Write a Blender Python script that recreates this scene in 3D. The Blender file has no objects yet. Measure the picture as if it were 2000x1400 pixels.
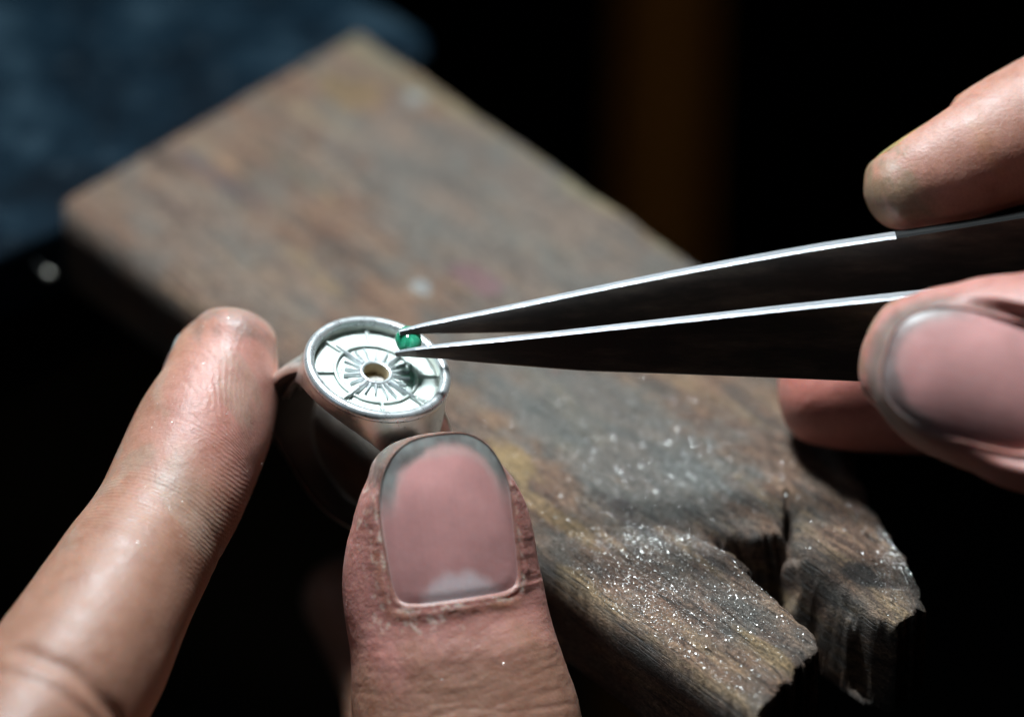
import bpy, bmesh, math, random
import numpy as np
from mathutils import Vector, Matrix

random.seed(7)
RNG = np.random.default_rng(7)
MM = 0.001                                   # everything below is written in millimetres
SC = bpy.context.scene
COL = SC.collection

# ------------------------------------------------------------------ camera
ELEV = math.radians(39.0)
D0 = 409.0                                   # camera to the bench pin's top along the optical axis
DF = 380.0                                   # camera to the ring
FPX = 19.0 * DF                              # focal length in photo pixels (photo 2000 x 1400)
RIGHT = np.array([1.0, 0, 0])
FWD = np.array([0, math.cos(ELEV), -math.sin(ELEV)])
UP = np.array([0, math.sin(ELEV), math.cos(ELEV)])
CAM = -FWD * D0

cd = bpy.data.cameras.new('camera')
cam = bpy.data.objects.new('camera', cd)
COL.objects.link(cam)
cam.location = CAM * MM
cam.rotation_euler = (math.pi / 2 - ELEV, 0, 0)
cd.sensor_width = 36.0
cd.lens = 36.0 * FPX / 2000.0
cd.clip_start = 0.01
cd.clip_end = 20.0
cd.dof.use_dof = True
cd.dof.focus_distance = (DF - 3.0) * MM
cd.dof.aperture_fstop = 8.2
SC.camera = cam

# ------------------------------------------------------------------ world and lamp
world = bpy.data.worlds.new('World')
SC.world = world
world.use_nodes = True
world.node_tree.nodes['Background'].inputs[0].default_value = (0.6, 0.75, 1.0, 1)
world.node_tree.nodes['Background'].inputs[1].default_value = 0.002


def area_lamp(name, loc, target, size, power, colour, spread=120):
    l = bpy.data.lights.new(name, 'AREA')
    l.shape = 'DISK'
    l.size = size * MM
    l.energy = power
    l.color = colour
    l.spread = math.radians(spread)
    o = bpy.data.objects.new(name, l)
    COL.objects.link(o)
    o.location = Vector(loc) * MM
    d = Vector(target) - Vector(loc)
    o.rotation_euler = d.to_track_quat('-Z', 'Y').to_euler()
    return o


area_lamp('bench_lamp', (-32, 62, 232), (-6, -12, 8), 52, 0.70, (0.85, 0.955, 1.0), 120)
area_lamp('cool_fill', (-390, -330, 390), (0, -10, 5), 240, 0.06, (0.62, 0.82, 1.0), 120)  # unseen cool source added for sheen on nail and ring lip
area_lamp('post_fill', (380, 420, -60), (46, 610, -430), 80, 0.032, (1.0, 0.78, 0.45), 40)  # unseen warm lamp added only to light the post

SC.view_settings.view_transform = 'Standard'
SC.view_settings.look = 'None'
SC.view_settings.exposure = 0.0
SC.view_settings.gamma = 1.0
SC.view_settings.use_curve_mapping = False
SC.render.engine = 'CYCLES'
SC.cycles.use_denoising = True
SC.cycles.max_bounces = 8
SC.cycles.sample_clamp_indirect = 4.0


# ------------------------------------------------------------------ geometry helpers
def ray(px, py):
    return FWD + RIGHT * ((px - 1000.0) / FPX) + UP * ((700.0 - py) / FPX)


def P(px, py, dep=0.0):
    """point seen at photo pixel (px, py), dep millimetres nearer than the ring"""
    return CAM + ray(px, py) * (DF - dep)


def G(px, py, z=0.0):
    """point seen at photo pixel (px, py) on the level z"""
    d = ray(px, py)
    return CAM + d * ((z - CAM[2]) / d[2])


def to_px(p):
    d = np.asarray(p) - CAM
    w = d @ FWD
    return np.stack([1000 + FPX * (d @ RIGHT) / w, 700 - FPX * (d @ UP) / w], -1)


def depth(p):
    return DF - float((np.asarray(p) - CAM) @ FWD)


def cam_dir(x, y, z):
    v = RIGHT * x + UP * y - FWD * z
    return v / np.linalg.norm(v)


def unit(v):
    v = np.asarray(v, float)
    return v / (np.linalg.norm(v) + 1e-12)


def mesh_object(name, verts, faces, mat, parent=None, smooth=True, frame=None):
    """verts in mm (world, or in the local frame (origin, 3x3 rows) when one is given)"""
    me = bpy.data.meshes.new(name)
    me.from_pydata((np.asarray(verts, float) * MM).tolist(), [], faces if isinstance(faces, list) else faces.tolist())
    if smooth:
        me.polygons.foreach_set('use_smooth', np.ones(len(me.polygons), bool))
    me.update()
    o = bpy.data.objects.new(name, me)
    COL.objects.link(o)
    if mat:
        me.materials.append(mat)
    if parent:
        o.parent = parent
    return o


def tag(o, label=None, cat=None, group=None, kind=None):
    if label: o['label'] = label
    if cat: o['category'] = cat
    if group: o['group'] = group
    if kind: o['kind'] = kind
    return o


def empty(name, origin, rows=None):
    o = bpy.data.objects.new(name, None)
    COL.objects.link(o)
    o.empty_display_size = 0.005
    m = Matrix.Identity(4)
    if rows is not None:
        for i in range(3):
            for j in range(3):
                m[j][i] = rows[i][j]
    m.translation = Vector(origin) * MM
    o.matrix_world = m
    return o


def grid_faces(n, m, wrap=False):
    """quads of an n x m vertex grid (wrap joins the last column to the first)"""
    i = np.arange(n - 1)[:, None]
    j = np.arange(m if wrap else m - 1)[None, :]
    j2 = (j + 1) % m
    a = i * m + j; b = i * m + j2; c = (i + 1) * m + j2; d = (i + 1) * m + j
    return np.stack([a, b, c, d], -1).reshape(-1, 4)


def revolve(profile, n=96):
    """closed profile list of (r, z) turned about z"""
    pr = np.array(profile, float)
    t = np.linspace(0, 2 * np.pi, n, endpoint=False)
    v = np.stack([pr[:, :1] * np.cos(t), pr[:, :1] * np.sin(t), np.repeat(pr[:, 1:], n, 1)], -1).reshape(-1, 3)
    f = grid_faces(len(pr), n, True)
    k = len(pr)
    last = np.stack([(k - 1) * n + np.arange(n), (k - 1) * n + (np.arange(n) + 1) % n,
                     (np.arange(n) + 1) % n, np.arange(n)], -1)
    return v, np.concatenate([f, last])


def sstep(a, b, x):
    t = np.clip((x - a) / (b - a), 0, 1)
    return t * t * (3 - 2 * t)


_perm = np.random.default_rng(3).random((256, 256))


def vnoise(x, y):
    x = np.asarray(x, float); y = np.asarray(y, float)
    xi = np.floor(x).astype(int); yi = np.floor(y).astype(int)
    fx = x - xi; fy = y - yi
    fx = fx * fx * (3 - 2 * fx); fy = fy * fy * (3 - 2 * fy)
    g = lambda a, b: _perm[a % 256, b % 256]
    return ((g(xi, yi) * (1 - fx) + g(xi + 1, yi) * fx) * (1 - fy) +
            (g(xi, yi + 1) * (1 - fx) + g(xi + 1, yi + 1) * fx) * fy) - 0.5


def fbm(x, y, o=4, k=0.5):
    s = 0; a = 1.0
    for i in range(o):
        s = s + a * vnoise(x * 2 ** i + 17.3 * i, y * 2 ** i + 9.1 * i)
        a *= k
    return s


def poly_sdf(pts, poly):
    """signed distance to a closed polygon (negative inside)"""
    poly = np.asarray(poly, float)
    d = np.full(len(pts), 1e9)
    s = np.zeros(len(pts), bool)
    n = len(poly)
    for i in range(n):
        a = poly[i]; b = poly[(i + 1) % n]
        e = b - a
        w = pts - a
        t = np.clip((w @ e) / (e @ e), 0, 1)
        d = np.minimum(d, np.linalg.norm(w - t[:, None] * e, axis=1))
        c = (a[1] > pts[:, 1]) != (b[1] > pts[:, 1])
        xin = (b[0] - a[0]) * (pts[:, 1] - a[1]) / (b[1] - a[1] + 1e-12) + a[0]
        s ^= c & (pts[:, 0] < xin)
    return np.where(s, -d, d)


def line_dist(pts, line):
    line = np.asarray(line, float)
    d = np.full(len(pts), 1e9)
    for a, b in zip(line[:-1], line[1:]):
        e = b - a
        w = pts - a
        t = np.clip((w @ e) / (e @ e), 0, 1)
        d = np.minimum(d, np.linalg.norm(w - t[:, None] * e, axis=1))
    return d


def set_color(o, name, rgba):
    a = o.data.attributes.new(name, 'FLOAT_COLOR', 'POINT')
    a.data.foreach_set('color', np.ascontiguousarray(rgba, dtype=np.float32).ravel())


def set_float(o, name, val):
    a = o.data.attributes.new(name, 'FLOAT', 'POINT')
    a.data.foreach_set('value', np.ascontiguousarray(val, dtype=np.float32))


# ------------------------------------------------------------------ material helpers
class NT:
    def __init__(self, name):
        self.m = bpy.data.materials.new(name)
        self.m.use_nodes = True
        self.t = self.m.node_tree
        self.b = self.t.nodes['Principled BSDF']

    def n(self, kind, **kw):
        x = self.t.nodes.new(kind)
        for k, v in kw.items():
            if k in x.inputs:
                self.put(x.inputs[k], v)
            else:
                setattr(x, k, v)
        return x

    def put(self, sock, v):
        if isinstance(v, bpy.types.NodeSocket):
            self.t.links.new(v, sock)
        else:
            if hasattr(sock.default_value, '__len__') and not hasattr(v, '__len__'):
                v = (v,) * len(sock.default_value)
            if hasattr(sock.default_value, '__len__') and len(sock.default_value) == 4 and len(v) == 3:
                v = tuple(v) + (1,)
            sock.default_value = v

    def set(self, **kw):
        for k, v in kw.items():
            self.put(self.b.inputs[k.replace('_', ' ')], v)
        return self

    def mm(self, scale=(1, 1, 1)):
        """object coordinates in millimetres times scale"""
        tc = self.n('ShaderNodeTexCoord')
        mp = self.n('ShaderNodeMapping')
        mp.inputs['Scale'].default_value = tuple(s / MM for s in scale)
        self.t.links.new(tc.outputs['Object'], mp.inputs['Vector'])
        return mp.outputs[0]

    def noise(self, scale=(1, 1, 1), detail=4.0, rough=0.55, dist=0.0):
        x = self.n('ShaderNodeTexNoise')
        x.inputs['Scale'].default_value = 1.0
        x.inputs['Detail'].default_value = detail
        x.inputs['Roughness'].default_value = rough
        x.inputs['Distortion'].default_value = dist
        self.t.links.new(self.mm(scale), x.inputs['Vector'])
        return x.outputs['Fac']

    def ramp(self, fac, stops):
        x = self.n('ShaderNodeValToRGB')
        e = x.color_ramp.elements
        while len(e) < len(stops):
            e.new(0.5)
        for el, (p, c) in zip(e, stops):
            el.position = p
            el.color = tuple(c) + (1,) if len(c) == 3 else c
        self.t.links.new(fac, x.inputs[0])
        return x.outputs[0]

    def mix(self, fac, a, b, mode='MIX'):
        x = self.n('ShaderNodeMix')
        x.data_type = 'RGBA'
        x.blend_type = mode
        self.put(x.inputs[0], fac)
        self.put(x.inputs[6], a)
        self.put(x.inputs[7], b)
        return x.outputs[2]

    def math(self, op, a, b=0.0, clamp=False):
        x = self.n('ShaderNodeMath')
        x.operation = op
        x.use_clamp = clamp
        self.put(x.inputs[0], a)
        self.put(x.inputs[1], b)
        return x.outputs[0]

    def attr(self, name, out='Color'):
        x = self.n('ShaderNodeAttribute')
        x.attribute_name = name
        return x.outputs[out]

    def bump(self, height, dist_mm, strength=1.0, normal=None):
        x = self.n('ShaderNodeBump')
        x.inputs['Strength'].default_value = strength
        x.inputs['Distance'].default_value = dist_mm * MM
        self.t.links.new(height, x.inputs['Height'])
        if normal is not None:
            self.t.links.new(normal, x.inputs['Normal'])
        return x.outputs[0]


def g3(v):
    return (v, v, v)


def mat_wood():
    k = NT('worn_bench_wood')
    grain = k.noise((0.055, 0.42, 0.5), 8, 0.68, 0.8)
    fibre = k.noise((0.22, 4.2, 3.0), 5, 0.6)
    blot = k.noise((0.10, 0.16, 0.16), 4, 0.6)
    c = k.ramp(grain, [(0.30, (0.036, 0.023, 0.018)), (0.44, (0.124, 0.069, 0.046)),
                       (0.56, (0.192, 0.112, 0.072)), (0.72, (0.29, 0.182, 0.105))])
    c = k.mix(k.ramp(blot, [(0.42, g3(0.0)), (0.66, g3(0.75))]), c, (0.098, 0.096, 0.086))
    c = k.mix(k.ramp(k.noise((0.05, 0.24, 0.24), 5, 0.65, 0.3), [(0.56, g3(0)), (0.68, g3(0.85))]), c, (0.27, 0.18, 0.10))
    c = k.mix(k.ramp(k.noise((0.13, 0.4, 0.4), 6, 0.7, 0.4), [(0.30, g3(0.7)), (0.43, g3(0))]), c, (0.028, 0.027, 0.028))
    c = k.mix(0.5, c, k.ramp(fibre, [(0.25, g3(0.45)), (0.55, g3(1.0)), (0.8, g3(1.25))]), 'MULTIPLY')
    st = k.n('ShaderNodeAttribute'); st.attribute_name = 'stain'
    c = k.mix(st.outputs['Alpha'], c, st.outputs['Color'])
    speck = k.noise((3.4, 4.6, 4.6), 4, 0.7)
    c = k.mix(0.7, c, k.ramp(speck, [(0.32, g3(0.25)), (0.5, g3(0.95)), (0.68, g3(2.1))]), 'MULTIPLY')
    grit = k.noise((1.1, 1.7, 1.7), 7, 0.78)
    c = k.mix(0.8, c, k.ramp(grit, [(0.36, g3(0.35)), (0.5, g3(0.95)), (0.62, g3(1.6))]), 'MULTIPLY')
    pore = k.noise((0.16, 3.2, 3.2), 3, 0.5)
    c = k.mix(k.ramp(pore, [(0.60, g3(0.0)), (0.68, g3(0.75))]), c, (0.02, 0.014, 0.010))
    fibre = k.math('SUBTRACT', k.math('ADD', fibre, k.math('MULTIPLY', grit, 1.6)), k.math('MULTIPLY', k.ramp(pore, [(0.58, g3(0.0)), (0.68, g3(1.0))]), 1.2))
    h = k.math('ADD', k.math('MULTIPLY', fibre, 0.35), k.math('MULTIPLY', speck, 0.9))
    k.set(Base_Color=c, Roughness=k.ramp(blot, [(0.3, g3(0.62)), (0.7, g3(0.46))]), Normal=k.bump(h, 0.32, 1.0),
          Specular_IOR_Level=0.4)
    return k.m


def mat_skin(name):
    k = NT(name)
    col = k.attr('tone')
    mott = k.noise((0.55, 0.55, 0.55), 5, 0.6)
    fine = k.noise((3.5, 3.5, 3.5), 4, 0.65)
    c = k.mix(0.55, col, k.ramp(mott, [(0.25, (0.72, 0.60, 0.55)), (0.5, g3(1.0)), (0.75, (1.18, 1.2, 1.2))]), 'MULTIPLY')
    c = k.mix(0.30, c, k.ramp(fine, [(0.3, g3(0.7)), (0.7, g3(1.25))]), 'MULTIPLY')
    ridge = k.math('SINE', k.attr('ridge', 'Fac'))
    ridge = k.math('MULTIPLY', ridge, k.attr('ridge_depth', 'Fac'))
    vor = k.n('ShaderNodeTexVoronoi'); vor.inputs['Scale'].default_value = 1.0
    k.t.links.new(k.mm((1.9, 1.9, 1.9)), vor.inputs['Vector'])
    h = k.math('ADD', k.math('MULTIPLY', fine, 0.8), k.math('MULTIPLY', vor.outputs['Distance'], -0.35))
    nrm = k.bump(h, 0.065, 0.9)
    nrm = k.bump(ridge, 0.010, 1.0, nrm)
    k.set(Base_Color=c, Roughness=k.ramp(mott, [(0.3, g3(0.42)), (0.7, g3(0.58))]), Specular_IOR_Level=0.5,
          Subsurface_Weight=0.5, Subsurface_Radius=(1.0, 0.42, 0.24), Subsurface_Scale=1.1 * MM, Normal=nrm)
    k.b.inputs['Subsurface Anisotropy'].default_value = 0.6
    return k.m


def mat_nail():
    k = NT('dirty_fingernail')
    c = k.attr('tone')
    n1 = k.noise((0.9, 0.9, 0.9), 5, 0.6)
    c = k.mix(0.4, c, k.ramp(n1, [(0.3, g3(0.9)), (0.7, g3(1.08))]), 'MULTIPLY')
    k.set(Base_Color=c, Roughness=k.ramp(n1, [(0.3, g3(0.30)), (0.7, g3(0.46))]), Specular_IOR_Level=0.5,
          Subsurface_Weight=0.5, Subsurface_Radius=(1, 0.5, 0.4), Subsurface_Scale=0.8 * MM,
          Coat_Weight=0.35, Coat_Roughness=0.2, Normal=k.bump(k.math('ADD', k.math('MULTIPLY', k.math('SINE', k.attr('ridge', 'Fac')), 0.10), k.noise((1.2, 1.2, 1.2), 4, 0.6)), 0.022, 0.9))
    return k.m


def mat_silver(name, rough=(0.22, 0.40), col=(0.90, 0.90, 0.87), bump=0.006, metallic=1.0):
    k = NT(name)
    a = k.noise((1.3, 1.3, 1.3), 5, 0.65)
    b = k.noise((6, 6, 6), 4, 0.7)
    c = k.mix(k.ramp(a, [(0.35, g3(0.35)), (0.6, g3(0.0))]), col, tuple(x * 0.72 for x in col))
    k.set(Base_Color=c, Metallic=metallic, Roughness=k.ramp(a, [(0.3, g3(rough[0])), (0.7, g3(rough[1]))]),
          Normal=k.bump(b, bump, 0.8))
    return k.m


def mat_tweezer():
    k = NT('brushed_tweezer_steel')
    sc = k.noise((0.25, 6, 6), 5, 0.7)
    sp = k.noise((2.2, 2.2, 2.2), 4, 0.65)
    c = k.mix(k.ramp(k.noise((0.12, 0.5, 0.5), 4, 0.6), [(0.45, g3(0)), (0.7, g3(0.5))]), (0.84, 0.87, 0.92), (0.55, 0.56, 0.58))
    h = k.math('ADD', k.math('MULTIPLY', sc, 0.5), sp)
    k.set(Base_Color=c, Metallic=0.9, Roughness=0.36, Normal=k.bump(h, 0.05, 0.9))
    return k.m


def mat_plate():
    k = NT('blued_steel_plate')
    a = k.noise((0.07, 0.07, 0.07), 5, 0.6)
    b = k.noise((0.35, 0.35, 0.35), 4, 0.6)
    c = k.ramp(a, [(0.36, (0.001, 0.0035, 0.0065)), (0.50, (0.0026, 0.0085, 0.0145)), (0.66, (0.017, 0.032, 0.044))])
    c = k.mix(k.ramp(b, [(0.60, g3(0)), (0.72, g3(0.6))]), c, (0.030, 0.045, 0.056))
    k.set(Base_Color=c, Roughness=0.55, Specular_IOR_Level=0.06, Normal=k.bump(b, 0.2, 0.6))
    return k.m


def mat_plain(name, col, rough=0.6, metallic=0.0, var=0.25, scale=0.3):
    k = NT(name)
    a = k.noise((scale,) * 3, 5, 0.6)
    c = k.mix(a, tuple(x * (1 - var) for x in col), tuple(x * (1 + var) for x in col))
    k.set(Base_Color=c, Roughness=rough, Metallic=metallic)
    return k.m


def mat_gem():
    k = NT('green_gemstone')
    a = k.noise((0.9, 0.9, 0.9), 4, 0.6, 0.8)
    c = k.ramp(a, [(0.35, (0.01, 0.17, 0.09)), (0.55, (0.04, 0.34, 0.20)), (0.75, (0.14, 0.50, 0.33))])
    k.set(Base_Color=c, Roughness=0.07, IOR=1.55, Transmission_Weight=0.35, Subsurface_Weight=0.3,
          Subsurface_Radius=(0.2, 1.0, 0.5), Subsurface_Scale=0.8 * MM)
    return k.m


def mat_dark_steel():
    k = NT('dark_side_steel')
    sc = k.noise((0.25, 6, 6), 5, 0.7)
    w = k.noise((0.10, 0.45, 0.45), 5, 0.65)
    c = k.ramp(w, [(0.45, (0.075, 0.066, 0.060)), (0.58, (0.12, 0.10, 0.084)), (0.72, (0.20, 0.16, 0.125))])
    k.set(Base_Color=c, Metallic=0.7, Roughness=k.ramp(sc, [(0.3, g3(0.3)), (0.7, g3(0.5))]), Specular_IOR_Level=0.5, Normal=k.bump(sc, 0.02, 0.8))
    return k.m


M = dict(dark_steel=mat_dark_steel(), wood=mat_wood(), skin=mat_skin('skin'), nail=mat_nail(),
         silver=mat_silver('satin_silver', (0.26, 0.40), (0.86, 0.84, 0.78), 0.006, 0.85), dial=mat_silver('cast_silver', (0.24, 0.46), (0.52, 0.575, 0.545), 0.12, 1.0),
         rim=mat_silver('polished_silver', (0.24, 0.36), (0.88, 0.91, 0.92), 0.01, 0.82), hub_tan=mat_plain('hub_tan_fill', (0.42, 0.34, 0.22), 0.6, 0.0, 0.3, 0.8), inner_shade=mat_silver('shaded_inner_silver', (0.5, 0.6), (0.07, 0.06, 0.055)),
         steel=mat_tweezer(), plate=mat_plate(), gem=mat_gem(),
         dust=mat_silver('silver_filings', (0.34, 0.45), (0.95, 0.95, 0.93), 0.0),
         post=mat_plain('dark_varnished_wood', (0.16, 0.075, 0.016), 0.6, 0, 0.3, 0.05),
         dark=mat_plain('black_bench', (0.003, 0.003, 0.003), 0.9),
         edge_shade=mat_plain('shaded_edge', (0.003, 0.003, 0.003), 0.95), bead=mat_silver('bead_silver', (0.5, 0.6), (0.40, 0.38, 0.34)),
         floor=mat_plain('dark_floor', (0.002, 0.002, 0.002), 0.95))

# ------------------------------------------------------------------ the setting: floor, bench, post
fl = mesh_object('floor', [(-1500, -1200, -800), (1500, -1200, -800), (1500, 2500, -800), (-1500, 2500, -800)],
                 [(0, 1, 2, 3)], M['floor'], smooth=False)
tag(fl, kind='structure')

PLATE_Z = -4.6


def rounded_slab(corners, radii, z0, z1, bevel=0.8, seg=10):
    """prism with rounded corners (counter-clockwise) and a bevelled top edge"""
    pts = []
    n = len(corners)
    for i in range(n):
        c = np.asarray(corners[i], float)
        a = unit(np.asarray(corners[i - 1], float) - c)
        b = unit(np.asarray(corners[(i + 1) % n], float) - c)
        r = radii[i]
        half = math.acos(np.clip(a @ b, -1, 1)) / 2
        t = r / math.tan(half)
        o = c + unit(a + b) * (r / math.sin(half))
        p0 = c + a * t - o; p1 = c + b * t - o
        a0 = math.atan2(p0[1], p0[0]); a1 = math.atan2(p1[1], p1[0])
        while a1 < a0 - 1e-6: a1 += 2 * math.pi
        if a1 - a0 > math.pi: a1 -= 2 * math.pi
        for k in range(seg + 1):
            q = a0 + (a1 - a0) * k / seg
            pts.append(o + r * np.array([math.cos(q), math.sin(q)]))
    pts = np.array(pts)
    cen = pts.mean(0)
    m = len(pts)
    rings = []
    for off, z in ((0, z0), (0, z1 - bevel), (bevel * 0.3, z1 - bevel * 0.3), (bevel, z1)):
        d = pts - cen
        q = cen + d * (1 - off / np.linalg.norm(d, axis=1))[:, None]
        rings.append(np.column_stack([q, np.full(m, z)]))
    v = np.concatenate(rings)
    f = grid_faces(4, m, True).tolist()
    f.append(list(range(m))[::-1]); f.append(list(range(3 * m, 4 * m)))
    return v, f


fa = G(0, 500, PLATE_Z)[:2]; fb = G(868, 92, PLATE_Z)[:2]
pd = unit(fb - fa); pn = np.array([-pd[1], pd[0]])
c0 = fb - pd * 190; c1 = fb; c2 = fb + pn * 95; c3 = c0 + pn * 95
v, f = rounded_slab([c0, c1, c2, c3], [5, 5, 5, 5], PLATE_Z - 9, PLATE_Z, 0.9)
plate = mesh_object('steel_plate', v, f, M['plate'], smooth=False)
tag(plate, 'dark blue mottled steel bench plate with rounded corner under the wooden block', 'metal plate')
bc = [c0 + pn * 30 - pd * 200, c1 + pn * 30 - pd * 22, c2 + pn * 150 - pd * 22, c3 + pn * 150 - pd * 200]
v, f = rounded_slab(bc, [4] * 4, PLATE_Z - 49, PLATE_Z - 9.02, 1.0)
tag(mesh_object('workbench', v, f, M['dark'], smooth=False), 'black bench top under the dark blue steel plate', 'bench')

pc = P(1285, 250, -800)
v, f = rounded_slab([(pc[0] - 10.0, pc[1] - 12), (pc[0] + 10.0, pc[1] - 12), (pc[0] + 10.0, pc[1] + 12), (pc[0] - 10.0, pc[1] + 12)],
                    [3] * 4, -800, 420, 1.0)
tag(mesh_object('wooden_post', v, f, M['post'], smooth=False),
    'blurred dark brown upright wooden post behind the block', 'post')

# ------------------------------------------------------------------ bench pin (the wooden block)
K1 = G(120, 392); K2 = G(700, 62); K3 = G(1478, 1392)
gu = unit((K3 - K1)[:2]); gv = np.array([-gu[1], gu[0]])


def uv_of(px, py):
    q = np.atleast_2d([G(a, b)[:2] for a, b in np.atleast_2d(np.column_stack([np.atleast_1d(px), np.atleast_1d(py)]))]) - K1[:2]
    return np.column_stack([q @ gu, q @ gv])


def uvl(pts):
    pts = np.array(pts, float)
    return uv_of(pts[:, 0], pts[:, 1])


outline = uvl([(120, 392), (700, 62), (1350, 508), (1620, 696), (1668, 800), (1672, 890), (1712, 975), (1762, 1050), (1800, 1110), (1815, 1165), (1785, 1195), (1755, 1208), (1722, 1195),
               (1655, 1150), (1590, 1098), (1549, 1055), (1540, 985), (1531, 1042), (1480, 1044), (1430, 1034), (1390, 1022), (1335, 985), (1395, 1042),
               (1460, 1108), (1530, 1175), (1603, 1262), (1570, 1300), (1530, 1335), (1498, 1372), (1455, 1425), (1430, 1470), (1380, 1440), (1300, 1262 + 30)])
# the long near edge is drawn as one line from the last points back to the corner
outline = np.vstack([outline[:-2], uvl([(1478, 1392)]) * [[1, 0]] + [[1.5, 0.0]]])
lo = outline.min(0) - 1.6; hi = outline.max(0) + 1.6
STEP = 0.17
us = np.arange(lo[0], hi[0], STEP); vs = np.arange(lo[1], hi[1], STEP)
UU, VV = np.meshgrid(us, vs, indexing='ij')
uv = np.column_stack([UU.ravel(), VV.ravel()])
sd = poly_sdf(uv, outline)
u, w = uv[:, 0], uv[:, 1]
uend = uvl([(1400, 1000)])[0, 0]
endish = sstep(uend - 14, uend + 6, u) * (0.12 + 0.88 * sstep(1.0, 4.5, w))
# chewed, fibrous outline towards the sawn end, a softer wobble along the sides
sd = sd + endish * (0.75 * fbm(u * 0.10, w * 2.2, 4) + 0.5 * fbm(u * 0.5, w * 0.5, 3)) * sstep(0.6, 3.5, w) + (1 - endish) * 0.35 * fbm(u * 0.12, w * 0.12, 3) * sstep(0.6, 3.5, w)
THICK = 11.0
slotd = np.minimum(line_dist(uv, uvl([(1335, 985), (1430, 1034), (1531, 1042)])), line_dist(uv, uvl([(1549, 1055), (1655, 1150), (1722, 1195)])))
run = 0.35 + 3.8 * np.exp(-(slotd / 2.0) ** 2) * (0.75 + 0.9 * fbm(u * 0.25, w * 1.5, 3))
z = -THICK * sstep(0.0, 1.0, (sd + 0.15) / np.maximum(run, 0.3)) ** 0.8
# worn, rounded arris
edge_round = np.where(sd < 0, np.exp(sd / 0.55), 1.0) * (0.22 + 0.5 * endish + 0.35 * np.clip(fbm(u * 0.25, w * 0.1 + 3, 3), -0.3, 1) + 0.25 * fbm(u * 1.1, w * 0.3, 2))
z = z - edge_round
rd_ = line_dist(uv, uvl([(1620, 696), (1668, 800), (1672, 890), (1712, 975), (1762, 1050), (1822, 1165)]))
z = z - np.where(sd < 0.3, 1.6 * np.exp(-(rd_ / 1.5) ** 2), 0)
# raised grain and saw scars
relief = 0.05 * fbm(u * 0.05, w * 0.9, 4) + 0.03 * fbm(u * 0.35, w * 4.0, 3) + 0.06 * fbm(u * 0.9, w * 1.1, 3) + 0.16 * fbm(u * 0.07, w * 0.11, 3)
relief += endish * (0.40 * fbm(u * 0.09, w * 0.5, 4) + 0.10 * fbm(u * 0.5, w * 3.0, 3))
groove = lambda pts, width, d: -d * np.exp(-(line_dist(uv, uvl(pts)) / width) ** 2)
relief += groove([(1150, 985), (1330, 1010), (1400, 1050)], 1.6, 0.9)
relief += groove([(1180, 1150), (1300, 1300), (1420, 1390)], 1.4, 0.7)
relief += groove([(1600, 880), (1672, 985), (1745, 1130)], 1.3, 0.8)
relief += groove([(1330, 1180), (1450, 1250), (1560, 1330)], 0.35, 0.35)
relief += groove([(1380, 1270), (1480, 1330), (1530, 1360)], 0.25, 0.45)
relief += groove([(1538, 960), (1541, 1000)], 0.25, 1.2)
relief += groove([(1300, 300 + 1062), (1420, 1385)], 0.6, 0.3)
relief += groove([(1240, 985), (1420, 1060), (1440, 1066)], 0.30, 0.35)
z = z + relief * np.where(sd < 0.3, 1, 0.6)
z = np.minimum(z, 0.5)
keep = (sd + 0.15 < run * 1.02 + 0.12)
F = grid_faces(len(us), len(vs))
F = F[keep[F].all(1)]
used = np.unique(F)
remap = np.full(len(uv), -1); remap[used] = np.arange(len(used))
F = remap[F]
top = np.column_stack([uv, z])[used]
# skirt down to a flat underside (stepped up where the block lies on the steel plate)
edges = np.concatenate([F[:, [0, 1]], F[:, [1, 2]], F[:, [2, 3]], F[:, [3, 0]]])
key = np.sort(edges, 1)
_, idx, cnt = np.unique(key[:, 0].astype(np.int64) * len(top) + key[:, 1], return_index=True, return_counts=True)
bedge = edges[idx[cnt == 1]]
bv = np.unique(bedge)
plate_uv = (np.array([fa, fb]) - K1[:2]) @ np.column_stack([gu, gv])
pe = unit(plate_uv[1] - plate_uv[0]); pm = np.array([-pe[1], pe[0]])


def under(q):
    behind = (q - plate_uv[0]) @ pm
    return np.where(behind > -0.6, PLATE_Z + 0.01, -THICK - 1.2)


bot = np.column_stack([top[bv, :2], np.minimum(under(top[bv, :2]), top[bv, 2] - 0.05)])
bmap = np.full(len(top), -1); bmap[bv] = len(top) + np.arange(len(bv))
skirt = np.column_stack([bedge[:, 1], bedge[:, 0], bmap[bedge[:, 0]], bmap[bedge[:, 1]]])
V = np.vstack([top, bot])
rows3 = [np.append(gu, 0), np.append(gv, 0), np.array([0, 0, 1.0])]
bp = mesh_object('bench_pin', V, np.vstack([F, skirt]), M['wood'])
mw = Matrix.Identity(4)
for i in range(3):
    for j in range(3):
        mw[j][i] = float(rows3[i][j])
mw.translation = Vector(K1) * MM
bp.matrix_world = mw
tag(bp, 'worn brown wooden bench pin with notched splintered end and metal dust', 'wooden block')
# stains, worn tan patches and dust with shapes of their own
stain = np.zeros((len(V), 4), np.float32)
q = V[:, :2]


def add_stain(px, py, ru, rv, col, a, rough=0.6):
    c = uvl([(px, py)])[0]
    d = np.sqrt(((q[:, 0] - c[0]) / ru) ** 2 + ((q[:, 1] - c[1]) / rv) ** 2) + rough * fbm(q[:, 0] * 0.5, q[:, 1] * 0.7, 4)
    m = a * (1 - sstep(0.6, 1.15, d))
    stain[:, :3] = stain[:, :3] * (1 - m[:, None]) + np.array(col) * m[:, None] if False else \
        np.where(m[:, None] > stain[:, 3:4], np.array(col), stain[:, :3])
    stain[:, 3] = np.maximum(stain[:, 3], m)


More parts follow.
